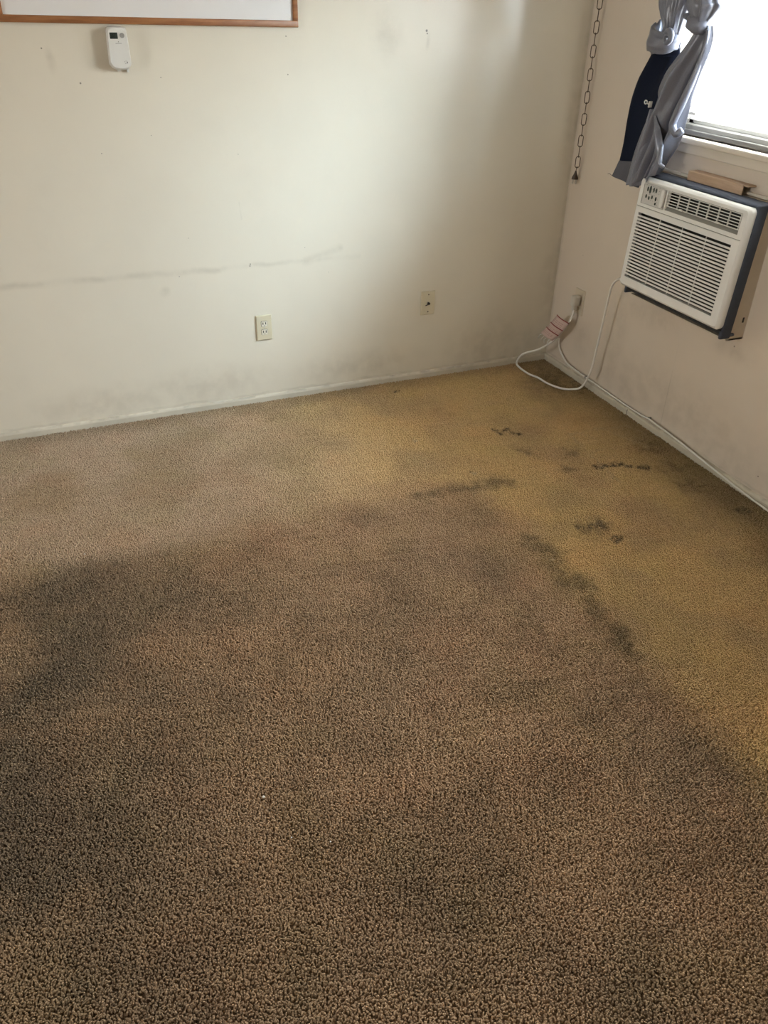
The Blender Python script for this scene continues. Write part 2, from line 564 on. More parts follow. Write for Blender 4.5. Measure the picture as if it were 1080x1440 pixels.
def clone(o, parent, offset=(0, 0, 0)):
    c = o.copy()
    COL.objects.link(c)
    c.parent = parent
    c.location = o.location + Vector(offset)
    ROOT[c.name] = ROOT[o.name]
    return c


def spline(pts, n=10):
    """Catmull-Rom through pts"""
    P = [Vector(p) for p in pts]
    P = [P[0] * 2 - P[1]] + P + [P[-1] * 2 - P[-2]]
    out = []
    for i in range(1, len(P) - 2):
        a, b, c, d = P[i - 1:i + 3]
        for j in range(n):
            t = j / n
            out.append(.5 * ((2 * b) + (c - a) * t + (2 * a - 5 * b + 4 * c - d) * t * t + (3 * b - a - 3 * c + d) * t ** 3))
    out.append(P[-2])
    return out


# ------------------------------------------------------------------ the room
T = .12
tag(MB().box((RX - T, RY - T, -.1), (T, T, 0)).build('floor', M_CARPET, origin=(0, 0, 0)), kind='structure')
tag(MB().box((RX - T, RY - T, RZ), (T, T, RZ + .1)).build('ceiling', M_CEIL, origin=(0, 0, RZ)), kind='structure')
tag(MB().box((RX - T, 0, 0), (T, T, RZ)).build('wall_back', M_WALL, origin=(0, 0, 0)), kind='structure')
tag(MB().box((RX - T, RY - T, 0), (T, RY, RZ)).build('wall_front', M_WALL_P, origin=(0, RY, 0)), kind='structure')


def holed_wall(name, mat, x0, x1, hy0, hy1, hz0, hz1):
    w = MB()
    ys, zs = [RY, hy0, hy1, 0], [0, hz0, hz1, RZ]
    vs_ = [(xx, y, z) for xx in (x0, x1) for z in zs for y in ys]
    fs_ = []
    for i in range(3):
        for j in range(3):
            if (i, j) != (1, 1):
                a = i * 4 + j
                fs_ += [(a, a + 1, a + 5, a + 4), (a + 16, a + 20, a + 21, a + 17)]
    for a, b in ((5, 6), (6, 10), (10, 9), (9, 5)):
        fs_.append((a, b, b + 16, a + 16))
    w.add(vs_, fs_)
    tag(w.build(name, mat, origin=(x0, 0, 0)), kind='structure')


holed_wall('wall_right', M_WALL_R, 0, T, WY0, WY1, WZ0, WZ1)
holed_wall('wall_left', M_WALL_P, RX, RX - T, LY0, LY1, LZ0, LZ1)

# low skirting strips
BH, BT = .041, .012


def skirting(name, along, a, b):
    rows = []
    prof = [(0, 0), (BT, 0), (BT, BH - .010), (BT - .003, BH - .003), (BT - .008, BH), (0, BH)]
    n = 40
    m = MB()
    for i in range(n + 1):
        s = a + (b - a) * i / n
        wob = .0012 * math.sin(s * 7.1) + .0008 * math.sin(s * 17.7)
        if along == 'x':
            rows.append([(s, -d - (wob if d else 0), z) for d, z in prof])
        else:
            rows.append([(-d - (wob if d else 0), s, z) for d, z in prof])
    m.grid(rows, smooth=False)
    return tag(m.build(name, M_BASE, origin=(0, 0, 0)), kind='structure')


skirting('baseboard_back', 'x', RX, -.013)
br = skirting('baseboard_right', 'y', RY, 0)
sm = MB().box((-BT - .0012, -.747, .002), (-BT + .001, -.7445, BH - .004))
sm.build('joint', M_SLOT, br)

# ------------------------------------------------------------------ window
win = empty('window_1', (0, (WY0 + WY1) / 2, WZ0), kind='structure')
fr = MB()
FX0, FX1 = .055, .105
for a, b in (((FX0, WY0, WZ0), (FX1, WY1, WZ0 + .034)), ((FX0, WY0, WZ1 - .034), (FX1, WY1, WZ1)),
             ((FX0, WY0, WZ0), (FX1, WY0 + .034, WZ1)), ((FX0, WY1 - .034, WZ0), (FX1, WY1, WZ1))):
    fr.box(a, b, .003, 1)
fr.build('window_frame', M_FROST, win)
tr = MB()
tr.box((.040, WY0, WZ0), (.054, WY1, WZ0 + .016), .002, 1)
tr.build('sliding_track', M_FROST, win)
ym = (WY0 + WY1) / 2
for y0, y1, x0 in ((WY0 + .034, ym + .02, .060), (ym - .02, WY1 - .034, .082)):
    s = MB()
    z0, z1 = WZ0 + .034, WZ1 - .034
    for a, b in (((x0, y0, z0), (x0 + .018, y1, z0 + .028)), ((x0, y0, z1 - .028), (x0 + .018, y1, z1)),
                 ((x0, y0, z0), (x0 + .018, y0 + .028, z1)), ((x0, y1 - .028, z0), (x0 + .018, y1, z1))):
        s.box(a, b, .002, 1)
    so = s.build('sash', M_FROST, win)
    MB().box((x0 + .007, y0 + .026, z0 + .026), (x0 + .011, y1 - .026, z1 - .026)).build('pane', M_GLASS, so)
win2 = empty('added_window', (RX, (LY0 + LY1) / 2, LZ0), kind='structure')  # unseen window, added as a second source of daylight
fr = MB()
for a, b in (((RX - .10, LY0, LZ0), (RX - .05, LY1, LZ0 + .04)), ((RX - .10, LY0, LZ1 - .04), (RX - .05, LY1, LZ1)), ((RX - .10, LY0, LZ0), (RX - .05, LY0 + .04, LZ1)),
             ((RX - .10, LY1 - .04, LZ0), (RX - .05, LY1, LZ1)), ((RX - .10, -2.52, LZ0), (RX - .05, -2.48, LZ1))):
    fr.box(a, b, .003, 1)
fr.build('window_frame', M_FROST, win2)
for y0, y1 in ((LY0 + .04, -2.52), (-2.48, LY1 - .04)):
    MB().box((RX - .078, y0, LZ0 + .04), (RX - .074, y1, LZ1 - .04)).build('pane', M_GLASS, win2)
# stool and apron
tag(MB().box((-.034, WY0 - .09, WZ0 - .022), (.04, WY1 + .10, WZ0), .006, 3).build('trim_1', M_TRIM), kind='structure')
tag(MB().box((-.016, WY0 - .07, 1.177), (0, WY1 + .08, WZ0 - .022), .003, 2).build('trim_2', M_TRIM), kind='structure')

# mini blind hanging in the opening
bl = empty('mini_blind', (.024, ym, WZ0 + .05), 'white mini blind with thin horizontal slats hanging in the bright window', 'blind')
by0, by1 = WY0 + .03, WY1 - .05
MB().box((.012, by0, WZ1 - .03), (.036, by1, WZ1 - .003), .002, 1).build('head_rail', M_BLIND, bl)
MB().box((.0125, by0, WZ0 + .058), (.0355, by1, WZ0 + .070), .004, 2).build('bottom_rail', M_BLIND, bl)
first = None
zsl = WZ0 + .090
while zsl < WZ1 - .035:
    if first is None:
        s = MB()
        rows = []
        for i in range(7):
            t = i / 6 - .5
            xx, zz = t * .0235, .0022 * (1 - 4 * t * t)
            a = math.radians(38)
            xr, zr = xx * math.cos(a) - zz * math.sin(a), xx * math.sin(a) + zz * math.cos(a)
            rows.append([(.024 + xr, by0 + .004, zsl + zr), (.024 + xr, by1 - .004, zsl + zr)])
        s.grid(rows)
        first = s.build('slat', M_BLIND, bl)
        z_first = zsl
    else:
        clone(first, bl, (0, 0, zsl - z_first))
    zsl += .0205
for yy in (-.76, -1.30, -1.80, -2.30):
    for xx in (.0115, .0365):
        MB().tube([(xx, yy, WZ0 + .064), (xx, yy, WZ1 - .02)], .0006, 5).build('ladder_cord', M_CORD, bl)
c = spline([(.008, -.74, WZ1 - .03), (.006, -.742, 1.6), (.006, -.745, 1.34), (.004, -.738, 1.29), (-.004, -.712, 1.262), (-.008, -.70, 1.266)], 8)
MB().tube(c, .0008, 6).build('pull_cord', M_GREYBTN, bl)

# ------------------------------------------------------------------ carpet pile
def carpet():
    rng = np.random.default_rng(3)
    S, N = .24, 50
    step = S / N

    def field(freqs, seed):
        r = np.random.default_rng(seed)
        terms = [(int(r.integers(-fq, fq + 1)), int(r.integers(-fq, fq + 1)), r.uniform(0, 6.28), r.uniform(.5, 1)) for fq in freqs for _ in range(5)]
        def g(x, y):
            return sum(a * np.sin(2 * np.pi * (i * x + j * y) / S + ph) for i, j, ph, a in terms) / math.sqrt(len(terms))
        return g
    gi, gj = np.meshgrid(np.arange(N), np.arange(N))
    x = ((gi + .5) * step + rng.uniform(-.42, .42, gi.shape) * step).ravel()
    y = ((gj + .5) * step + rng.uniform(-.42, .42, gi.shape) * step).ravel()
    fx, fy, fh = field((14, 19, 24), 1), field((14, 19, 24), 2), field((6, 12, 20), 4)
    lx = fx(x, y) * .0034 + rng.normal(0, .0012, x.shape)
    ly = fy(x, y) * .0034 + rng.normal(0, .0012, x.shape)
    h = .0105 + .0016 * fh(x, y) + rng.normal(0, .0009, x.shape)
    r = .0027 + rng.uniform(-.0005, .0006, x.shape)
    n = 5
    V, F = [], []
    lev = ((0.0, 0.0, .75), (.45, .3, 1.0), (.85, .8, .82))
    ang0 = rng.uniform(0, 6.28, x.shape)
    for k in range(len(x)):
        if rng.random() < .045:      # gaps where the pile has parted
            continue
        o = len(V)
        for t, bnd, rr in lev:
            for j in range(n):
                a = ang0[k] + 2 * math.pi * j / n + t * 1.2
                V.append((x[k] - S / 2 + lx[k] * bnd + math.cos(a) * r[k] * rr, y[k] - S / 2 + ly[k] * bnd + math.sin(a) * r[k] * rr, h[k] * t))
        V.append((x[k] - S / 2 + lx[k], y[k] - S / 2 + ly[k], h[k]))
        for l in range(2):
            for j in range(n):
                F.append((o + l * n + j, o + l * n + (j + 1) % n, o + (l + 1) * n + (j + 1) % n, o + (l + 1) * n + j))
        for j in range(n):
            F.append((o + 2 * n + j, o + 2 * n + (j + 1) % n, o + 3 * n))
    me = bpy.data.meshes.new('carpet_pile')
    me.from_pydata(V, [], F)
    me.polygons.foreach_set('use_smooth', [True] * len(F))
    me.materials.append(M_CARPET)
    o = bpy.data.objects.new('carpet_pile', me)
    COL.objects.link(o)
    nx, ny = 16, 18
    cx, cy = -BT - nx * S / 2, -BT - ny * S / 2
    o.location = (0, 0, 0)
    ng = bpy.data.node_groups.new('pile_tiles', 'GeometryNodeTree')
    ng.interface.new_socket('Geometry', in_out='INPUT', socket_type='NodeSocketGeometry')
    ng.interface.new_socket('Geometry', in_out='OUTPUT', socket_type='NodeSocketGeometry')
    A = ng.nodes.new
    gin, gout = A('NodeGroupInput'), A('NodeGroupOutput')
    g = A('GeometryNodeMeshGrid')
    g.inputs['Size X'].default_value = (nx - 1) * S
    g.inputs['Size Y'].default_value = (ny - 1) * S
    g.inputs['Vertices X'].default_value = nx
    g.inputs['Vertices Y'].default_value = ny
    tf = A('GeometryNodeTransform')
    tf.inputs['Translation'].default_value = (cx, cy, 0)
    ins = A('GeometryNodeInstanceOnPoints')
    rv = A('FunctionNodeRandomValue'); rv.data_type = 'INT'
    rv.inputs['Min'].default_value = 0 if not hasattr(rv.inputs['Min'].default_value, '__len__') else (0, 0, 0)
    for i in rv.inputs:
        if i.type == 'INT' and i.name == 'Min': i.default_value = 0
        if i.type == 'INT' and i.name == 'Max': i.default_value = 3
    mu = A('ShaderNodeMath'); mu.operation = 'MULTIPLY'; mu.inputs[1].default_value = math.pi / 2
    cb = A('ShaderNodeCombineXYZ')
    L = ng.links.new
    out_i = [s for s in rv.outputs if s.type == 'INT'][0]
    L(out_i, mu.inputs[0]); L(mu.outputs[0], cb.inputs['Z'])
    L(g.outputs['Mesh'], tf.inputs[0])
    # the tiles of the soiled corner carry the stained yarn
    ps_, sx_ = A('GeometryNodeInputPosition'), A('ShaderNodeSeparateXYZ')
    L(ps_.outputs[0], sx_.inputs[0])
    c1, c2, an, no = A('FunctionNodeCompare'), A('FunctionNodeCompare'), A('FunctionNodeBooleanMath'), A('FunctionNodeBooleanMath')
    for cn, sock, lim in ((c1, 'X', -BT - 6 * S), (c2, 'Y', -BT - 10 * S)):
        cn.data_type = 'FLOAT'; cn.operation = 'GREATER_THAN'
        L(sx_.outputs[sock], cn.inputs[0]); cn.inputs[1].default_value = lim
    an.operation = 'AND'; no.operation = 'NOT'
    L(c1.outputs[0], an.inputs[0]); L(c2.outputs[0], an.inputs[1]); L(an.outputs[0], no.inputs[0])
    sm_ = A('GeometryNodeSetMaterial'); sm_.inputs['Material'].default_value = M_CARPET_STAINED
    L(gin.outputs[0], sm_.inputs['Geometry'])
    ins2, jn = A('GeometryNodeInstanceOnPoints'), A('GeometryNodeJoinGeometry')
    for iv, sel, src_ in ((ins, no, gin.outputs[0]), (ins2, an, sm_.outputs[0])):
        L(tf.outputs[0], iv.inputs['Points']); L(sel.outputs[0], iv.inputs['Selection'])
        L(src_, iv.inputs['Instance']); L(cb.outputs[0], iv.inputs['Rotation'])
        L(iv.outputs[0], jn.inputs[0])
    L(jn.outputs[0], gout.inputs[0])
    md = o.modifiers.new('tiles', 'NODES')
    md.node_group = ng
    tag(o, 'worn brown and yellowed wall-to-wall carpet pile with dark stains', 'carpet', kind='stuff')


carpet()

# ------------------------------------------------------------------ whiteboard
wb = empty('whiteboard', (-1.9, 0, 1.57), 'white dry-erase board with brown wooden frame high on the cream wall', 'whiteboard')


def tilt(p):          # the board hangs a hair out of level
    x, y, z = p
    return (x, y, z - (x + 1.363) * .010)


def tb(m):
    m.v = [Vector(tilt(v)) for v in m.v]
    return m


bx0, bx1, bz0, bz1 = -2.437, -1.363, 1.565, 2.32
fwid, fdep = .0225, .019
tb(MB().box((bx0 + .01, -.010, bz0 + .01), (bx1 - .01, -.002, bz1 - .01))).build('panel', M_BOARD, wb)
tb(MB().box((bx0, -fdep, bz0), (bx1, -.001, bz0 + fwid), .0025, 2)).build('frame_rail', M_OAK, wb)
tb(MB().box((bx0, -fdep, bz1 - fwid), (bx1, -.001, bz1), .0025, 2)).build('frame_rail', M_OAK, wb)
tb(MB().box((bx0 + .0005, -fdep + .0006, bz0 + fwid), (bx0 + fwid - .004, -.001, bz1 - fwid), .0025, 2)).build('frame_stile', M_OAK, wb)
tb(MB().box((bx1 - fwid + .002, -fdep + .0006, bz0 + fwid), (bx1 - .0005, -.001, bz1 - fwid), .0025, 2)).build('frame_stile', M_OAK, wb)

# ------------------------------------------------------------------ small alarm under the board
def alarm():
    r = empty('wall_alarm', (-2.05, 0, 1.425), 'small white plastic wall unit with a dark display below the framed whiteboard', 'alarm')
    cx, zt, zb = -2.052, 1.566, 1.428
    D = .046

    def outline(s, grow=0.0):
        wt, wbt = .0335 * s + grow, .0385 * s + grow
        pts = []
        H = (zt - zb) / 2 * s + grow
        cz = (zt + zb) / 2
        # top edge softly arched, bottom edge a wide round arc
        n = 10
        for i in range(n + 1):
            t = -1 + 2 * i / n
            pts.append((cx + wt * t * .96, cz + H - .006 * abs(t) ** 4))
        for t in (.8, .4, 0, -.4, -.68):
            ww = wt + (wbt - wt) * (1 - t) / 2 * 1.0
            pts.append((cx + ww + .0015 * (1 - t * t), cz + H * t))
        for i in range(n + 1):
            t = 1 - 2 * i / n
            pts.append((cx + wbt * t * .97, cz - H + .007 * abs(t) ** 2 + .010 * abs(t) ** 8))
        for t in (-.68, -.4, 0, .4, .8):
            ww = wt + (wbt - wt) * (1 - t) / 2
            pts.append((cx - ww - .0015 * (1 - t * t), cz + H * t))
        return pts
    m = MB()
    rings = [(1.0, -.004, -.004), (1.0, 0, -.008), (1.0, 0, -D * .72), (.97, 0, -D * .9), (.90, 0, -D)]
    rows = [[(x, d, z) for x, z in outline(s, g)] for s, g, d in rings]
    m.grid(rows, closed=True)
    m.add(rows[-1], [tuple(range(len(rows[-1])))])
    m.add(rows[0], [tuple(range(len(rows[0])))[::-1]])
    body = m.build('case', M_WHITE, r)
    f = -D
    disp = MB().box((cx - .0265, f - .0015, 1.5275), (cx + .001, f + .002, 1.5475), .0015, 2).build('display', M_SILVER, r)
    sg = MB()
    dx, dz = cx - .0155, 1.5375
    for a, b in (((-.003, .006), (.003, .005)), ((-.003, -.006), (.003, -.005)), ((-.0035, -.006), (-.0025, .006)), ((.0025, -.006), (.0035, .006)), ((-.003, -.0005), (.003, .0005))):
        sg.box((dx + a[0], f - .0019, dz + a[1]), (dx + b[0], f - .0012, dz + b[1]))
    sg.build('digit', M_LCDSEG, disp)
    fr_ = MB()
    for a, b in (((.006, 1.5255), (.029, 1.5268)), ((.006, 1.5485), (.029, 1.5497)), ((.0285, 1.5255), (.0296, 1.5497))):
        fr_.box((cx + a[0], f - .0012, a[1]), (cx + b[0], f + .002, b[1]))
    fr_.build('button_surround', M_WHITE, r)
    MB().cyl((cx + .0165, f + .002, 1.5382), (cx + .0165, f - .0028, 1.5382), .0085, 24, .0078).build('test_button', M_GREYBTN, r)
    lg = MB()
    lg.cyl((cx + .001, f + .0005, 1.5185), (cx + .001, f - .0004, 1.5185), .0016, 12)
    for i in range(9):
        hgt = (.0022, .0016, .0022, .0018, .0016, .0022, .0016, .002, .0018)[i]
        lg.box((cx - .0095 + i * .0024, f - .0004, 1.5125), (cx - .0079 + i * .0024, f + .0005, 1.5125 + hgt))
    tag(lg.build('printed_mark', M_INK, r), kind='stuff')
    ring = MB()
    for k, (a0, a1) in enumerate(((20, 80), (110, 170), (200, 260), (290, 350))):
        p = [(cx + .0185 + .0048 * math.cos(math.radians(a)), f - .0003, 1.4535 + .0048 * math.sin(math.radians(a))) for a in np.linspace(a0, a1, 6)]
        ring.tube(p, .0006, 5)
    ring.build('sounder_ring', M_INK, r)
    MB().cyl((cx + .0225, f + .001, 1.4535), (cx + .0225, f - .0006, 1.4535), .0018, 10).build('led', M_SLOT, r)
    MB().box((cx - .012, -.012, 1.4215), (cx + .0, -.002, 1.431)).build('mounting_tab', M_WHITE, r)
    MB().box((cx + .022, -.012, 1.4185), (cx + .029, -.002, 1.433)).build('mounting_tab', M_WHITE, r)


alarm()

# ------------------------------------------------------------------ wall plates on the back wall
def plate(name, cx, cz, label, cat, hw=.0365, hh=.0585):
    r = empty(name, (cx, 0, cz - hh), label, cat)
    m = MB()
    prof = [(1.0, 1.0, 0), (1.0, 1.0, -.005), (.96, .975, -.0075), (.90, .94, -.0082)]
    rows = []
    for sx, sz, d in prof:
        rows.append([(cx + hw * sx * a, d, cz + hh * sz * b) for a, b in ((-1, -1), (1, -1), (1, 1), (-1, 1))])
    m.grid(rows, closed=True, smooth=False)
    m.add(rows[-1], [(0, 1, 2, 3)])
    m.build('cover_plate', M_IVORY, r)
    return r


r = plate('wall_outlet', -1.569, .375, 'ivory duplex power outlet with two sockets low on the back wall', 'outlet')
for dz in (.0195, -.0195):
    m = MB()
    ol = []
    for i in range(28):
        a = 2 * math.pi * i / 28
        ol.append((-1.569 + max(-.0140, min(.0140, .0175 * math.cos(a))), .375 + dz + max(-.0125, min(.0125, .0172 * math.sin(a)))))
    m.prism(ol, lambda p: (p[0], -.004, p[1]), lambda p: (p[0], -.0105, p[1]))
    s = m.build('socket', plain('socket_ivory', (.72, .66, .54), .35, .03), r)
    rim = MB()
    rim.tube([(p[0], -.0084, p[1]) for p in ol], .0012, 5, closed=True)
    rim.build('socket_rim', M_SLOT, s)
    for dx in (-.0063, .0063):
        MB().box((-1.569 + dx - .0018, -.0109, .375 + dz - .003), (-1.569 + dx + .0018, -.008, .375 + dz + .0075)).build('slot', M_SLOT, s)
    MB().cyl((-1.569, -.008, .375 + dz - .0085), (-1.569, -.0109, .375 + dz - .0085), .002, 10).build('slot', M_SLOT, s)
MB().cyl((-1.569, -.006, .375), (-1.569, -.0095, .375), .0028, 12).build('screw', M_STEEL, r)

r = plate('cable_plate', -.736, .400, 'ivory wall plate with single black coaxial jack near the corner', 'wall plate')
MB().cyl((-.736, -.007, .400), (-.736, -.0105, .400), .0085, 6).build('nut', M_STEEL, r)
j = MB()
j.cyl((-.736, -.006, .400), (-.736, -.019, .400), .0058, 16)
j.build('coaxial_jack', M_BLACK, r)
MB().tube(spline([(-.736, -.018, .400), (-.744, -.021, .397), (-.754, -.016, .392)], 5), .0022, 6).build('wire_stub', M_BLACK, r)
for dz in (.043, -.043):
    MB().cyl((-.736, -.007, .400 + dz), (-.736, -.0095, .400 + dz), .0032, 12).build('screw', M_BROWNP, r)

# ------------------------------------------------------------------ painted outlet in the corner of the window wall
r = empty('painted_outlet', (0, -.228, .34), 'wall-coloured power outlet in the corner with the white plug in it', 'outlet')
m = MB()
cy_, cz_ = -.230, .398
rows = [[(d, cy_ + .0395 * s * a, cz_ + .0625 * s2 * b) for a, b in ((-1, -1), (1, -1), (1, 1), (-1, 1))] for s, s2, d in ((1, 1, 0), (1, 1, -.003), (.95, .97, -.006))]
m.grid(rows, closed=True, smooth=False)
m.add(rows[-1], [(0, 1, 2, 3)])
m.build('cover_plate', M_IVORY_D, r)
MB().box((-.0085, cy_ - .015, cz_ + .008), (-.004, cy_ + .015, cz_ + .036), .004, 2).build('socket', M_IVORY_D, r)
MB().box((-.0085, cy_ - .015, cz_ - .036), (-.004, cy_ + .015, cz_ - .008), .004, 2).build('socket', M_IVORY_D, r)

# ------------------------------------------------------------------ air conditioner in its wall sleeve
U0, U1, Z0, Z1 = .683, 1.297, .640, 1.080


def P(u, d, z):           # u to the viewer's right along the wall, d out into the room; the unit leans out at the bottom
    return Vector((-(d + (1.080 - z) * .050), -u, z))


def W(u, d, z):
    return Vector((-d, -u, z))


def ubox(m, a, b, bev=0.0, seg=2, fn=P):
    o = len(m.v)
    m.box(a, b, bev, seg)
    for i in range(o, len(m.v)):
        m.v[i] = fn(*m.v[i])
    return m


sl = empty('wall_sleeve', (0, -.99, .59), 'taupe metal wall sleeve behind the window air conditioner', 'wall sleeve')
sx = .072
for a, b in (((.700, .0, 1.083), (1.290, sx - .012, 1.089)), ((.700, .0, .588), (1.290, sx + .012, .594)), ((.700, .0, .588), (.706, sx, 1.089)), ((1.284, .0, .588), (1.290, sx, 1.089))):
    m = MB()
    ubox(m, a, b, fn=W)
    m.build('sleeve_side', M_SLEEVE, sl)
m = MB(); ubox(m, (1.2895, .018, .655), (1.2912, .026, .675), fn=W); m.build('screw_slot', M_SLOT, sl)
# ledge strip on the wall above it
tag(MB().box((-.014, -1.50, 1.092), (0, -.62, 1.103), .002, 1).build('trim_3', M_TRIM), kind='structure')

ac = empty('air_conditioner', (0, -.99, .59), 'white window air conditioner with horizontal grille slats mounted below the window', 'air conditioner')
# foam seal: strips round the body between sleeve and front
for nm, a, b in (('foam_seal', (.690, .030, 1.078), (1.300, .098, 1.092)), ('foam_seal', (1.283, .050, .600), (1.299, .100, 1.090)),
                 ('foam_seal', (.690, .045, .600), (.704, .096, 1.090)), ('foam_seal', (.690, .030, .606), (1.299, .070, .618))):
    m = MB()
    ubox(m, a, b, .006, 2)
    m.build(nm, M_FOAM, ac)
m = MB(); ubox(m, (.706, .004, .618), (1.283, .095, 1.076), 0); m.build('chassis', M_BLACK, ac)
# black strip in the gap under the front
m = MB(); ubox(m, (.694, .070, .631), (1.292, .104, .646), .004, 2); m.build('bottom_gap_strip', M_BLACK, ac)

# front cover: rounded rim, then the face built round its openings
FD = .130         # depth of the face
IU0, IU1, IZ0, IZ1 = .715, 1.250, .682, .946       # intake grille
VU0, VU1, VZ0, VZ1 = .862, 1.264, .985, 1.058      # outlet vent
CU0, CU1, CZ0, CZ1 = .712, .855, .982, 1.060       # control panel
m = MB()


def rr(u0, u1, z0, z1, rad, n=5):
    pts = []
    for cu, cz, a0 in ((u1 - rad, z1 - rad, 0), (u0 + rad, z1 - rad, 90), (u0 + rad, z0 + rad, 180), (u1 - rad, z0 + rad, 270)):
        for i in range(n + 1):
            a = math.radians(a0 + 90 * i / n)
            pts.append((cu + rad * math.cos(a), cz + rad * math.sin(a)))
    return pts


rings = [(.004, .088, .016), (.002, .098, .016), (0, .104, .018), (-.001, .118, .018), (.004, .126, .016), (.011, FD, .013)]
rows = []
for ins_, d, rad in rings:
    rows.append([P(u, d, z) for u, z in rr(U0 + ins_, U1 - ins_, Z0 + ins_, Z1 - ins_, rad)])
m.grid(rows, closed=True)
# face: horizontal bars and uprights between the openings
g = .011
u_lo, u_hi, z_lo, z_hi = U0 + g - .001, U1 - g + .001, Z0 + g - .001, Z1 - g + .001


def panel(u0, u1, z0, z1):
    ubox(m, (u0, FD - .016, z0), (u1, FD, z1))


rad = .012
panel(u_lo, IU0, IZ0, IZ1)
panel(IU1, u_hi, IZ0, IZ1)
panel(u_lo, u_hi, IZ1, .968)
panel(u_lo, u_hi, .971, CZ0)
panel(u_lo, CU0, CZ0, CZ1)
panel(CU1, VU0, CZ0, VZ1)
panel(VU1, u_hi, CZ0, VZ1)
panel(VU0, VU1, CZ0, VZ0)
panel(CU0, CU1, CZ0 - .001, CZ0 + .001)
# bottom and top bands follow the rounded corners
for z_a, z_b in ((z_lo, IZ0), (VZ1, z_hi)):
    ol = [(u, z) for u, z in rr(u_lo, u_hi, z_lo, z_hi, rad) if z_a - 1e-6 <= z <= z_b + 1e-6]
    if z_a == z_lo:
        ol = [(u_lo, z_b)] + sorted([p for p in ol if p[0] < 1], key=lambda p: -p[1]) + sorted([p for p in ol if p[0] >= 1], key=lambda p: p[1]) + [(u_hi, z_b)]
    else:
        ol = [(u_hi, z_a)] + sorted([p for p in ol if p[0] >= 1], key=lambda p: p[1]) + sorted([p for p in ol if p[0] < 1], key=lambda p: -p[1]) + [(u_lo, z_a)]
    m.prism(ol, lambda p: P(p[0], FD - .016, p[1]), lambda p: P(p[0], FD, p[1]))
panel(CU0, CU1, VZ1 - .001, CZ1 + .003)
m.build('front_cover', M_ACWHITE, ac)
mm = MB(); ubox(mm, (u_lo, FD - .012, .9675), (u_hi, FD - .003, .9715)); mm.build('cover_seam', M_ACGREY, ac)
# dark interior
mm = MB(); ubox(mm, (IU0 - .006, .096, IZ0 - .006), (IU1 + .006, .100, IZ1 + .006)); mm.build('filter_recess', M_BLACK, ac)
mm = MB(); ubox(mm, (VU0 - .003, .095, VZ0 - .003), (VU1 + .003, .099, VZ1 + .003)); mm.build('vent_recess', M_BLACK, ac)
# intake slats
NS = 20
pitch = (IZ1 - IZ0) / NS
mm = MB()
ubox(mm, (IU0 - .004, FD - .0026, -pitch * .29), (IU1 + .004, FD, pitch * .29), .0010, 2, fn=lambda u, d, z: Vector((-d, -u, z)))
z0s = IZ0 + pitch * .0
src = None
for i in range(1, NS):
    zc = IZ0 + pitch * i
    if src is None:
        m2 = MB()
        m2.f, m2.s = list(mm.f), list(mm.s)
        m2.v = [Vector((v.x - (1.080 - zc) * .050, v.y, v.z + zc)) for v in mm.v]
        src = m2.build('slat', M_ACWHITE, ac)
    else:
        clone(src, ac, (.050 * pitch * (i - 1), 0, pitch * (i - 1)))
for t in (.25, .5, .75):
    uu = IU0 + (IU1 - IU0) * t
    mm = MB(); ubox(mm, (uu - .0008, FD - .008, IZ0 - .002), (uu + .0008, FD - .0030, IZ1 + .002)); mm.build('grille_rib', M_ACWHITE, ac)
# outlet vent: lattice of louvres over a sloping grey lip
gz0 = VZ0 + .016
for i in range(6):
    zz = gz0 + (VZ1 - .004 - gz0) * i / 5
    mm = MB(); ubox(mm, (VU0 - .001, FD - .007, zz - .0015), (VU1 - .004, FD - .003, zz + .0015), .0008, 1); mm.build('louvre', M_ACWHITE, ac)
for i in range(8):
    uu = VU0 + .006 + (VU1 - VU0 - .016) * i / 7
    mm = MB(); ubox(mm, (uu - .0014, FD - .010, gz0 - .001), (uu + .0014, FD - .004, VZ1 - .003)); mm.build('divider', M_ACWHITE, ac)
mm = MB()
mm.prism([(VU0, 0), (VU1 - .002, 0)] + [(VU1 - .002, 1), (VU0, 1)], lambda p: P(p[0], FD - .020 + (.0) * p[1], VZ0 + p[1] * .015), lambda p: P(p[0], FD - .002 - .013 * p[1], VZ0 + p[1] * .015))
mm.build('vent_lip', M_ACGREY, ac)
for t in (.22, .72):
    uu = VU0 + (VU1 - VU0) * t
    mm = MB(); ubox(mm, (uu - .010, FD - .006, gz0 - .002), (uu + .010, FD + .001, gz0 + .005), .002, 2); mm.build('louvre_tab', M_ACWHITE, ac)
# control panel with buttons, printed marks and the rounded grip beside it
mm = MB(); ubox(mm, (CU0, FD - .010, CZ0), (CU1 - .004, FD - .004, CZ1), .001, 1); cp = mm.build('control_panel', plain('panel_grey_white', (.60, .58, .54), .4, .04), ac)
mm = MB(); ubox(mm, (CU1 - .030, FD - .008, CZ0 + .004), (CU1 - .010, FD + .006, CZ1 - .004), .008, 4); mm.build('grip', M_ACWHITE, ac)
mm = MB(); ubox(mm, (CU1 - .010, FD - .006, CZ0 + .002), (CU1 - .004, FD - .0035, CZ1 - .002)); mm.build('grip_gap', M_ACGREY, ac)
for uu, zz, hw, hh in ((.736, 1.040, .004, .009), (.752, 1.040, .0055, .015), (.772, 1.042, .004, .009), (.788, 1.042, .004, .009),
                       (.734, 1.012, .004, .007), (.752, 1.008, .004, .007), (.770, 1.014, .004, .007), (.794, 1.012, .004, .008), (.796, .994, .004, .005)):
    ol = [(uu + hw * math.cos(a), zz + hh * math.sin(a)) for a in np.linspace(0, 2 * math.pi, 13)[:-1]]
    b = MB(); b.prism(ol, lambda p: P(p[0], FD - .006, p[1]), lambda p: P(p[0], FD - .0022, p[1])); b.build('button', M_SILVER, cp)
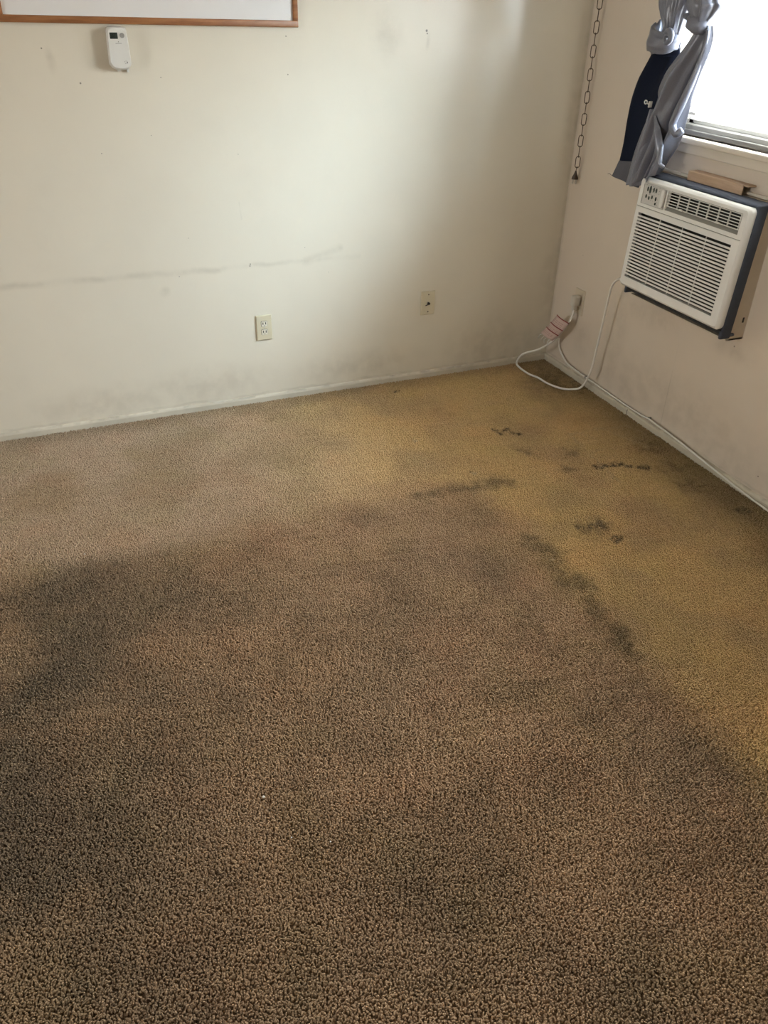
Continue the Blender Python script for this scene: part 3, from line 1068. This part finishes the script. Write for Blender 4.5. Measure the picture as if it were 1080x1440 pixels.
pr = MB()
rnd = random.Random(5)
for row in range(7):
    for k in range(7):
        uu, zz = .722 + k * .0135, .990 + row * .0105
        if rnd.random() < .62:
            ubox(pr, (uu, FD - .0042, zz), (uu + rnd.uniform(.003, .007), FD - .0036, zz + .0014))
tag(pr.build('printed_mark', M_INK, cp), kind='stuff')
# power cord with plug and warning label
pts = [(-.140, -.690, .655), (-.128, -.655, .648), (-.105, -.59, .60), (-.09, -.560, .525), (-.08, -.535, .37), (-.075, -.518, .257), (-.078, -.508, .145),
       (-.085, -.470, .050), (-.110, -.425, .020), (-.152, -.388, .0165), (-.182, -.312, .0165), (-.192, -.238, .018), (-.214, -.186, .020),
       (-.215, -.10, .012 + .006), (-.205, -.040, .026), (-.185, -.058, .078), (-.135, -.120, .120), (-.090, -.140, .152), (-.070, -.180, .200),
       (-.062, -.230, .272), (-.046, -.250, .335), (-.038, -.246, .372)]
pc = MB().tube(spline(pts, 8), .0052, 8).build('power_cord', M_CORD, ac)
m = MB()
cy_, cz_ = -.240, .405
m.box((-.052, cy_ - .018, cz_ - .022), (-.014, cy_ + .018, cz_ + .030), .007, 3)
m.box((-.046, cy_ - .012, cz_ - .046), (-.022, cy_ + .012, cz_ - .018), .006, 3)
m.tube([(-.036, cy_ - .003, cz_ - .042), (-.041, cy_ - .008, cz_ - .068)], [.009, .006], 10)
plug = m.build('plug', plain('plug_white', (.60, .56, .49), .4, .05), pc)
# label folded round the cord
a = [Vector(p) for p in ((-.073, -.262, .306), (-.079, -.215, .238), (-.092, -.160, .180))]
off = Vector((-.01, .078, .018))
m = MB()
n = 14
rows = []
for i in range(n + 1):
    t = i / n
    base = a[0].lerp(a[1], t * 2) if t < .5 else a[1].lerp(a[2], t * 2 - 1)
    rows.append([base + off * s + Vector((-.010 * math.sin(s * 2.4) - .004 * math.sin(t * 5), 0, 0)) for s in np.linspace(-.08, 1, 6)])
m.grid(rows)
tg = m.build('warning_label', M_TAG, pc, mods=(('SOLIDIFY', dict(thickness=.0006)),))
for t in (.02, .36, .70):
    i = int(t * n)
    m = MB(); m.tube([p + Vector((-.0022, -.001, .001)) for p in rows[i]], .0026, 5); m.build('red_stripe', M_RED, pc)
m = MB()
for ti in (2, 3, 4, 7, 8, 9, 11, 12):
    for k in range(4):
        p, q_ = rows[ti][1 + k], rows[ti][2 + k] if k < 3 else rows[ti][5]
        p = p.lerp(q_, .1); q_ = p.lerp(q_, .75)
        m.tube([p + Vector((-.0010, 0, 0)), q_ + Vector((-.0010, 0, 0))], .0007, 4)
tag(m.build('printed_text', plain('tag_print', (.42, .20, .18), .6, .1), pc), kind='stuff')
m = MB()
for k in range(4):
    p = rows[-1][1 + k]
    m.tube([p, p + Vector((-.004, .010 + .006 * (k % 2), -.020 + .004 * k)), p + Vector((-.002, .004 + .01 * k, -.034))], .0022, 5)
m.build('torn_label_end', M_WHITE, pc)

# ------------------------------------------------------------------ pale wooden angle strip lying on the sleeve
r = empty('wood_angle_strip', (-.03, -1.0, 1.10), 'short pale wooden angle strip lying on top of the air conditioner', 'wood strip')
MB().box((-.049, -1.152, 1.093), (-.043, -.856, 1.128), .0015, 1).build('front_flange', M_PINE, r)
MB().box((-.0425, -1.170, 1.122), (-.002, -.856, 1.128), .0015, 1).build('top_flange', M_PINE, r)

# ------------------------------------------------------------------ thin cable stapled along the skirting
cb_pts = [(-.003, -.118, .165), (-.006, -.122, .14), (-.010, -.150, .105), (-.014, -.224, .071), (-.016, -.300, .064), (-.010, -.404, .058), (-.010, -.659, .0525), (-.010, -.841, .053),
          (-.014, -.905, .062), (-.018, -1.017, .060), (-.0185, -1.139, .053), (-.0185, -1.324, .038), (-.0185, -1.497, .024), (-.020, -1.651, .018), (-.022, -1.9, .016), (-.022, -2.4, .016), (-.022, -4.0, .016)]
cabl = MB().tube(spline([(x - .003, y, z + .001) for x, y, z in cb_pts], 8), .0041, 7).build('coaxial_cable', M_CORD, origin=(-.015, -1.0, .012))
tag(cabl, 'thin white cable running along the baseboard under the window wall', 'cable')
for yy, zz in ((-.395, .059), (-.90, .0615)):
    MB().box((-.019, yy - .005, zz - .006), (-.001, yy + .005, zz + .0065), .002, 1).build('cable_clip', M_GREYBTN, cabl)

# ------------------------------------------------------------------ chain hanging in the corner
ch = empty('hanging_chain', (-.03, -.085, .955), 'dark brown metal link chain with a small plug at its end, hanging in the corner', 'chain')
CHX, CHY = -.032, -.092


def link_mesh(rot):
    m = MB()
    L_, R_ = .0145, .0105
    pts = []
    for i in range(20):
        a = 2 * math.pi * i / 20
        yy, zz = R_ * math.cos(a), R_ * math.sin(a) + (L_ if math.sin(a) >= 0 else -L_)
        pts.append((yy, zz))
    ca, sa = math.cos(rot), math.sin(rot)
    m.tube([(CHX + p[0] * ca, CHY + p[0] * sa, 1.03 + p[1]) for p in pts], .0019, 6, closed=True)
    return m


# face links turned to the room, every second one edge-on
vr = math.radians(-24)
la = link_mesh(vr).build('link', M_BRASS, ch)
lb = link_mesh(vr + math.radians(78)).build('link', M_BRASS, ch)
pitch_l = .0455
lb.location.z = pitch_l
nlinks = int((RZ - .02 - 1.03) / pitch_l)
for i in range(2, nlinks):
    o = clone(la if i % 2 == 0 else lb, ch, (0, 0, 0))
    o.location = Vector((.004 * math.sin(i * .35), .004 * math.sin(i * .22 + 1), pitch_l * i))
cord = [(CHX + .001, CHY + .006, .975), (CHX, CHY + .004, .990), (CHX, CHY + .001, 1.004), (CHX, CHY, 1.012)]
MB().tube(spline(cord, 4), .0018, 5).build('lamp_cord', M_BROWNP, ch)
m = MB()
rows = []
for z, hw, hd in ((.990, .003, .003), (.982, .005, .004), (.972, .009, .006), (.962, .014, .008), (.956, .0155, .008), (.952, .0150, .008)):
    rows.append([(CHX + .001 + hw * math.cos(a) * math.cos(vr), CHY + .006 + hw * math.cos(a) * math.sin(vr) + hd * math.sin(a), z) for a in np.linspace(0, 2 * math.pi, 13)[:-1]])
m.grid(rows, closed=True)
m.add(rows[-1], [tuple(range(12))])
pg = m.build('plug', M_BROWNP, ch)
for s in (-1, 1):
    px, py = CHX + .001 + s * .0068 * math.cos(vr), CHY + .006 + s * .0068 * math.sin(vr)
    MB().box((px - .0015, py - .003, .933), (px + .0015, py + .003, .954)).build('prong', M_STEEL, pg)
MB().cyl((CHX, CHY, RZ), (CHX, CHY, RZ - .03), .022, 16, .010).build('ceiling_hook', M_BRASS, ch)

# ------------------------------------------------------------------ curtains
def cloth(rowsLR, folds, ncol=48, sub=6, depth=None):
    """loft between left and right edge polylines; folds(s, t) gives the push along x (towards the room is negative)"""
    Ls = spline([r[0] for r in rowsLR], sub)
    Rs = spline([r[1] for r in rowsLR], sub)
    rows = []
    m = len(Ls)
    for i in range(m):
        t = i / (m - 1)
        row = []
        for j in range(ncol + 1):
            s = j / ncol
            p = Ls[i].lerp(Rs[i], s)
            dx, dz = folds(s, t)
            row.append(p + Vector((dx, 0, dz)))
        rows.append(row)
    return MB().grid(rows)


SOL = (('SOLIDIFY', dict(thickness=.0022, offset=0)), ('SUBSURF', dict(levels=1, render_levels=1)))


def gather(top, bot, amp_t, amp_b, nf, seed):
    """a bunch of pleats as a closed tube from (y0,y1,x,z) at the top to the same below"""
    rnd = random.Random(seed)
    ph = [rnd.uniform(0, 6.28) for _ in range(4)]
    rows = []
    n = 72
    K = len(top)
    prof = spline([Vector((a[0], a[1], a[2])) for a in top], 6)
    dep = spline([Vector((a[3], a[4], 0)) for a in top], 6)
    for i, (pv, dv) in enumerate(zip(prof, dep)):
        y0, y1, z = pv
        xd, thick = dv[0], dv[1]
        row = []
        for j in range(n):
            a = 2 * math.pi * j / n
            t = i / (len(prof) - 1)
            pl = 1 + .13 * math.sin(nf * a + ph[0] + 1.2 * t) + .07 * math.sin((nf * 2 + 1) * a + ph[1] - 2 * t)
            row.append((xd + thick * math.sin(a) * pl, (y0 + y1) / 2 + (y1 - y0) / 2 * math.cos(a) * (1 + .4 * (pl - 1)), z))
        rows.append(row)
    m = MB().grid(rows, closed=True)
    m.add(rows[0], [tuple(range(n))])
    m.add(rows[-1], [tuple(range(n))[::-1]])
    return m


def band(center, ax, ay, r, dip, skew, seed=0.0, flat=1.4, grow=.25):
    """a turn of twisted cloth round the bunch: a creased ring, dipping at the front and thicker on one side"""
    cx, cy, cz = center
    rows = []
    N1, N2 = 56, 28
    for i in range(N1):
        a = 2 * math.pi * i / N1
        front = max(0.0, -math.sin(a))
        c0 = Vector((cx + ax * math.sin(a), cy + ay * math.cos(a), cz - dip * front + skew * math.cos(a)))
        out = Vector((math.sin(a), math.cos(a), 0))
        r0 = r * (1 + grow * math.cos(a) + .10 * math.sin(2 * a + seed))
        row = []
        for j in range(N2):
            b = 2 * math.pi * j / N2
            q = 1 + .10 * math.sin(4 * b + 1.6 * a + seed) + .07 * math.sin(7 * b - 2.3 * a + 2 * seed)
            row.append(c0 + out * (r0 * q * math.cos(b) * .62) + Vector((0, 0, r0 * q * math.sin(b) * flat)))
        rows.append(row)
    rows.append(rows[0])
    return MB().grid(rows, closed=True)


def swirl(center, r, tube, turns, depth, zs=1.0):
    """the tucked-in end of a knot: cloth rolling up into a spiral facing the room"""
    pts, rad = [], []
    for i in range(40):
        t = i / 39
        a = .6 + t * turns * 2 * math.pi
        rr_ = r * (1 - .85 * t)
        pts.append((center[0] - depth * t, center[1] + rr_ * math.cos(a), center[2] + zs * rr_ * math.sin(a)))
        rad.append(tube * (1 - .45 * t))
    return MB().tube(pts, rad, 12)


# left curtain: knotted, its navy lining turned to the room, pale hem at the foot
cu = empty('knotted_curtain', (-.08, -.55, 1.02), 'navy-lined curtain tied in a knot, hanging at the left side of the window', 'curtain', 'knotted window curtains')
navL = [(-.549, 1.540), (-.547, 1.51), (-.515, 1.455), (-.489, 1.408), (-.469, 1.335), (-.464, 1.255), (-.465, 1.172), (-.457, 1.098)]
navR = [(-.690, 1.545), (-.690, 1.504), (-.685, 1.468), (-.680, 1.418), (-.665, 1.349), (-.650, 1.289), (-.640, 1.217), (-.625, 1.117)]


def nfold(s, t):
    e = 1 - .6 * t
    return (-.016 * math.sin(s * 9 + 1.1 * t) * e - .010 * math.sin(s * 4.2 + 2) - .02 * math.sin(math.pi * s), 0)


rows = [((-.062, a[0], a[1]), (-.062, b[0], b[1])) for a, b in zip(navL, navR)]
cloth(rows, nfold, 40).build('lining', M_NAVY, cu, mods=SOL)
hl = [((-.064, -.4575, 1.100), (-.064, -.626, 1.118)), ((-.066, -.446, 1.070), (-.066, -.612, 1.075)), ((-.068, -.430, 1.033), (-.066, -.596, 1.012))]
cloth(hl, lambda s, t: nfold(s, 1), 40, 5).build('hem', M_HEM, cu, mods=SOL)
MB().tube(spline([(-.085, -.434, 1.034), (-.09, -.421, 1.040), (-.09, -.408, 1.036)], 4), .0008, 4).build('loose_thread', M_NAVY, cu)
gather([(-.46, -.70, 2.20, -.080, .022), (-.52, -.735, 1.95, -.085, .034), (-.566, -.727, 1.70, -.090, .042), (-.592, -.716, 1.645, -.092, .040), (-.625, -.705, 1.60, -.092, .034), (-.615, -.69, 1.55, -.085, .036)],
       None, 0, 0, 9, 1).build('gathered_top', M_SATIN, cu)
band((-.092, -.632, 1.560), .042, .058, .028, .012, .004, seed=1.0, flat=1.35, grow=.30).build('knot', M_SATIN, cu)
swirl((-.128, -.692, 1.566), .022, .0125, 1.25, .014, 1.15).build('knot_end', M_SATIN, cu)
m = MB()
rows = []
for i in range(14):
    t = i / 13
    rows.append([(-.075 - .038 * math.sin(math.pi * s) , -.536 - s * .167 + .004 * math.sin(t * 5), 1.545 - .045 * t + .012 * s + .006 * math.sin(s * 6)) for s in np.linspace(0, 1, 24)])
m.grid(rows).build('knot_tail', M_NAVY, cu, mods=SOL)

# right curtain: grey satin drawn diagonally to the left under its knot
cu2 = empty('knotted_curtain', (-.10, -.70, 1.02), 'shiny grey satin curtain tied in a knot and drawn diagonally across the window corner', 'curtain', 'knotted window curtains')
gL = [(-.806, 1.61), (-.782, 1.568), (-.743, 1.52), (-.703, 1.47), (-.678, 1.42), (-.662, 1.369), (-.652, 1.335), (-.632, 1.277), (-.610, 1.209), (-.592, 1.152), (-.580, 1.095), (-.572, 1.021)]
gR = [(-.862, 1.615), (-.880, 1.58), (-.886, 1.529), (-.874, 1.479), (-.860, 1.429), (-.846, 1.381), (-.836, 1.339), (-.825, 1.296), (-.821, 1.251), (-.805, 1.203), (-.776, 1.156), (-.752, 1.108)]


def gfold(s, t):
    # one broad roll on the left, a deep crease travelling to the right edge, small rolls beyond it
    c0 = .78 - .25 * max(0, (t - .45)) - .5 * max(0, .18 - t)
    roll = -.052 * math.exp(-((s - .34) / .30) ** 2)
    crease = .040 * math.exp(-((s - c0) / .055) ** 2)
    roll2 = -.040 * math.exp(-((s - c0 - .14) / .07) ** 2)
    low = -.024 * math.exp(-((s - .60) / .14) ** 2) * max(0, t - .5) * 2 + .020 * math.exp(-((s - .36 - .2 * (t - .55)) / .06) ** 2) * max(0, math.sin((t - .52) * 6.2)) if t > .5 else 0
    pin = .040 * math.exp(-((s - .02) / .16) ** 2 - ((t - .53) / .07) ** 2)
    rip = .004 * math.sin(s * 22 + t * 7)
    sq = min(1, .30 + t * 2.2)
    dz = -.012 * math.sin(math.pi * s) * max(0, t - .85) / .15 * 1.2
    return ((roll + crease + roll2) * sq + low + pin + rip * sq, dz)


rows = [((-.098, a[0], a[1]), (-.084, b[0], b[1])) for a, b in zip(gL, gR)]
cloth(rows, gfold, 64, 6).build('drape', M_SATIN, cu2, mods=SOL)
# lower lapped fold that hangs in front, below the clip
lp = [((-.128, -.660, 1.325), (-.132, -.690, 1.325)), ((-.118, -.636, 1.252), (-.138, -.752, 1.268)), ((-.115, -.617, 1.183), (-.136, -.786, 1.205)),
      ((-.114, -.601, 1.113), (-.140, -.800, 1.150)), ((-.114, -.590, 1.026), (-.146, -.786, 1.100))]


def ffold(s, t):
    e = min(1, .25 + t * 2.0)
    ridge = -.024 * math.exp(-((s - .22 - .05 * t) / .13) ** 2) - .020 * math.exp(-((s - .86) / .10) ** 2)
    valley = .016 * math.exp(-((s - .56 + .10 * t) / .12) ** 2)
    curl = .016 * math.exp(-((s - .80) / .07) ** 2 - ((t - .72) / .12) ** 2)
    return ((ridge + valley) * e + curl + .003 * math.sin(s * 17 + t * 9) * e, -.018 * math.sin(math.pi * min(1, s * 1.1)) * max(0, t - .8) / .2)


cloth(lp, ffold, 44, 7).build('front_fold', M_SATIN, cu2, mods=SOL)


def roll(pts, r0, r1, r2, nm):
    p = spline(pts, 6)
    n = len(p)
    rad = [(r0 + (r1 - r0) * min(1, 2 * i / n)) if i < n / 2 else (r1 + (r2 - r1) * (2 * i / n - 1)) for i in range(n)]
    MB().tube(p, rad, 12).build(nm, M_SATIN, cu2)


# cloth rolling over on itself: the long U-shaped fold, and a small one under it
roll([(-.100, -.862, 1.600), (-.104, -.868, 1.556), (-.110, -.862, 1.490), (-.118, -.846, 1.421), (-.122, -.824, 1.356), (-.124, -.806, 1.309), (-.124, -.803, 1.280), (-.120, -.826, 1.256), (-.108, -.842, 1.272)], .006, .016, .013, 'rolled_fold')
roll([(-.136, -.778, 1.212), (-.142, -.788, 1.170), (-.144, -.794, 1.145), (-.136, -.812, 1.136)], .006, .010, .006, 'rolled_fold')
gather([(-.72, -1.00, 2.20, -.080, .022), (-.72, -.95, 1.95, -.085, .036), (-.734, -.882, 1.72, -.090, .048), (-.732, -.896, 1.675, -.092, .052), (-.760, -.872, 1.645, -.092, .044), (-.795, -.845, 1.620, -.092, .030), (-.800, -.850, 1.595, -.090, .026)],
       None, 0, 0, 7, 4).build('gathered_top', M_SATIN, cu2)
band((-.095, -.800, 1.622), .032, .034, .022, .006, .006, seed=2.2, flat=1.15, grow=-.2).build('knot', M_SATIN, cu2)
MB().tube(spline([(-.11, -.775, 1.632), (-.118, -.752, 1.640), (-.115, -.738, 1.637)], 6), [.012] * 6 + [.009] * 6 + [.006], 10).build('knot_end', M_SATIN, cu2)

# wire clip that pins the two together
cl = empty('curtain_clip', (-.15, -.66, 1.335), 'tiny white wire clip pinching the grey curtain to the navy one', 'clip')
ring_ = [(-.140, -.640 + .008 * math.cos(t), 1.346 + .0065 * math.sin(t)) for t in np.linspace(0, 2 * math.pi, 15)[:-1]]
MB().tube(ring_, .0022, 6, closed=True).build('handle', M_WHITE, cl)
MB().tube([(-.138, -.648, 1.343), (-.140, -.658, 1.340)], .0022, 6).build('wire', M_WHITE, cl)
MB().box((-.148, -.672, 1.330), (-.132, -.666, 1.352), .0015, 2).build('jaw', M_WHITE, cl)

rod = empty('curtain_rod', (-.08, -1.45, 2.19), 'white curtain rod above the window carrying both curtains', 'curtain rod')
MB().tube([(-.080, -.40, 2.205), (-.080, -2.70, 2.205)], .008, 12).build('pole', M_WHITE, rod)
for yy in (-.43, -2.66):
    MB().box((-.088, yy - .008, 2.190), (0, yy + .008, 2.220), .002, 1).build('bracket', M_WHITE, rod)

# ------------------------------------------------------------------ specks of litter on the carpet
for k, (x, y, rr_, lab) in enumerate(((-2.209, -2.22, .0040, 'tiny white paper crumb in the middle of the dark carpet'),
                                     (-2.178, -2.355, .0022, 'minute pale crumb just nearer than the white paper crumb'),
                                     (-2.096, -2.400, .0022, 'minute pale crumb right of the white paper crumb'),
                                     (-2.402, -2.409, .0022, 'minute pale crumb left of the white paper crumb'),
                                     (-2.518, -1.005, .0030, 'small white crumb at the left border of the pale carpet strip'))):
    bm = bmesh.new()
    bmesh.ops.create_icosphere(bm, subdivisions=1, radius=rr_)
    rnd = random.Random(k)
    for v in bm.verts:
        v.co *= rnd.uniform(.7, 1.2)
        v.co.z *= .7
        v.co += Vector((x, y, .0125))
    bm.verts.index_update()
    m = MB().add([v.co.copy() for v in bm.verts], [[v.index for v in f.verts] for f in bm.faces])
    bm.free()
    tag(m.build('paper_crumb', M_WHITE), lab, 'crumb', 'crumbs on the carpet')
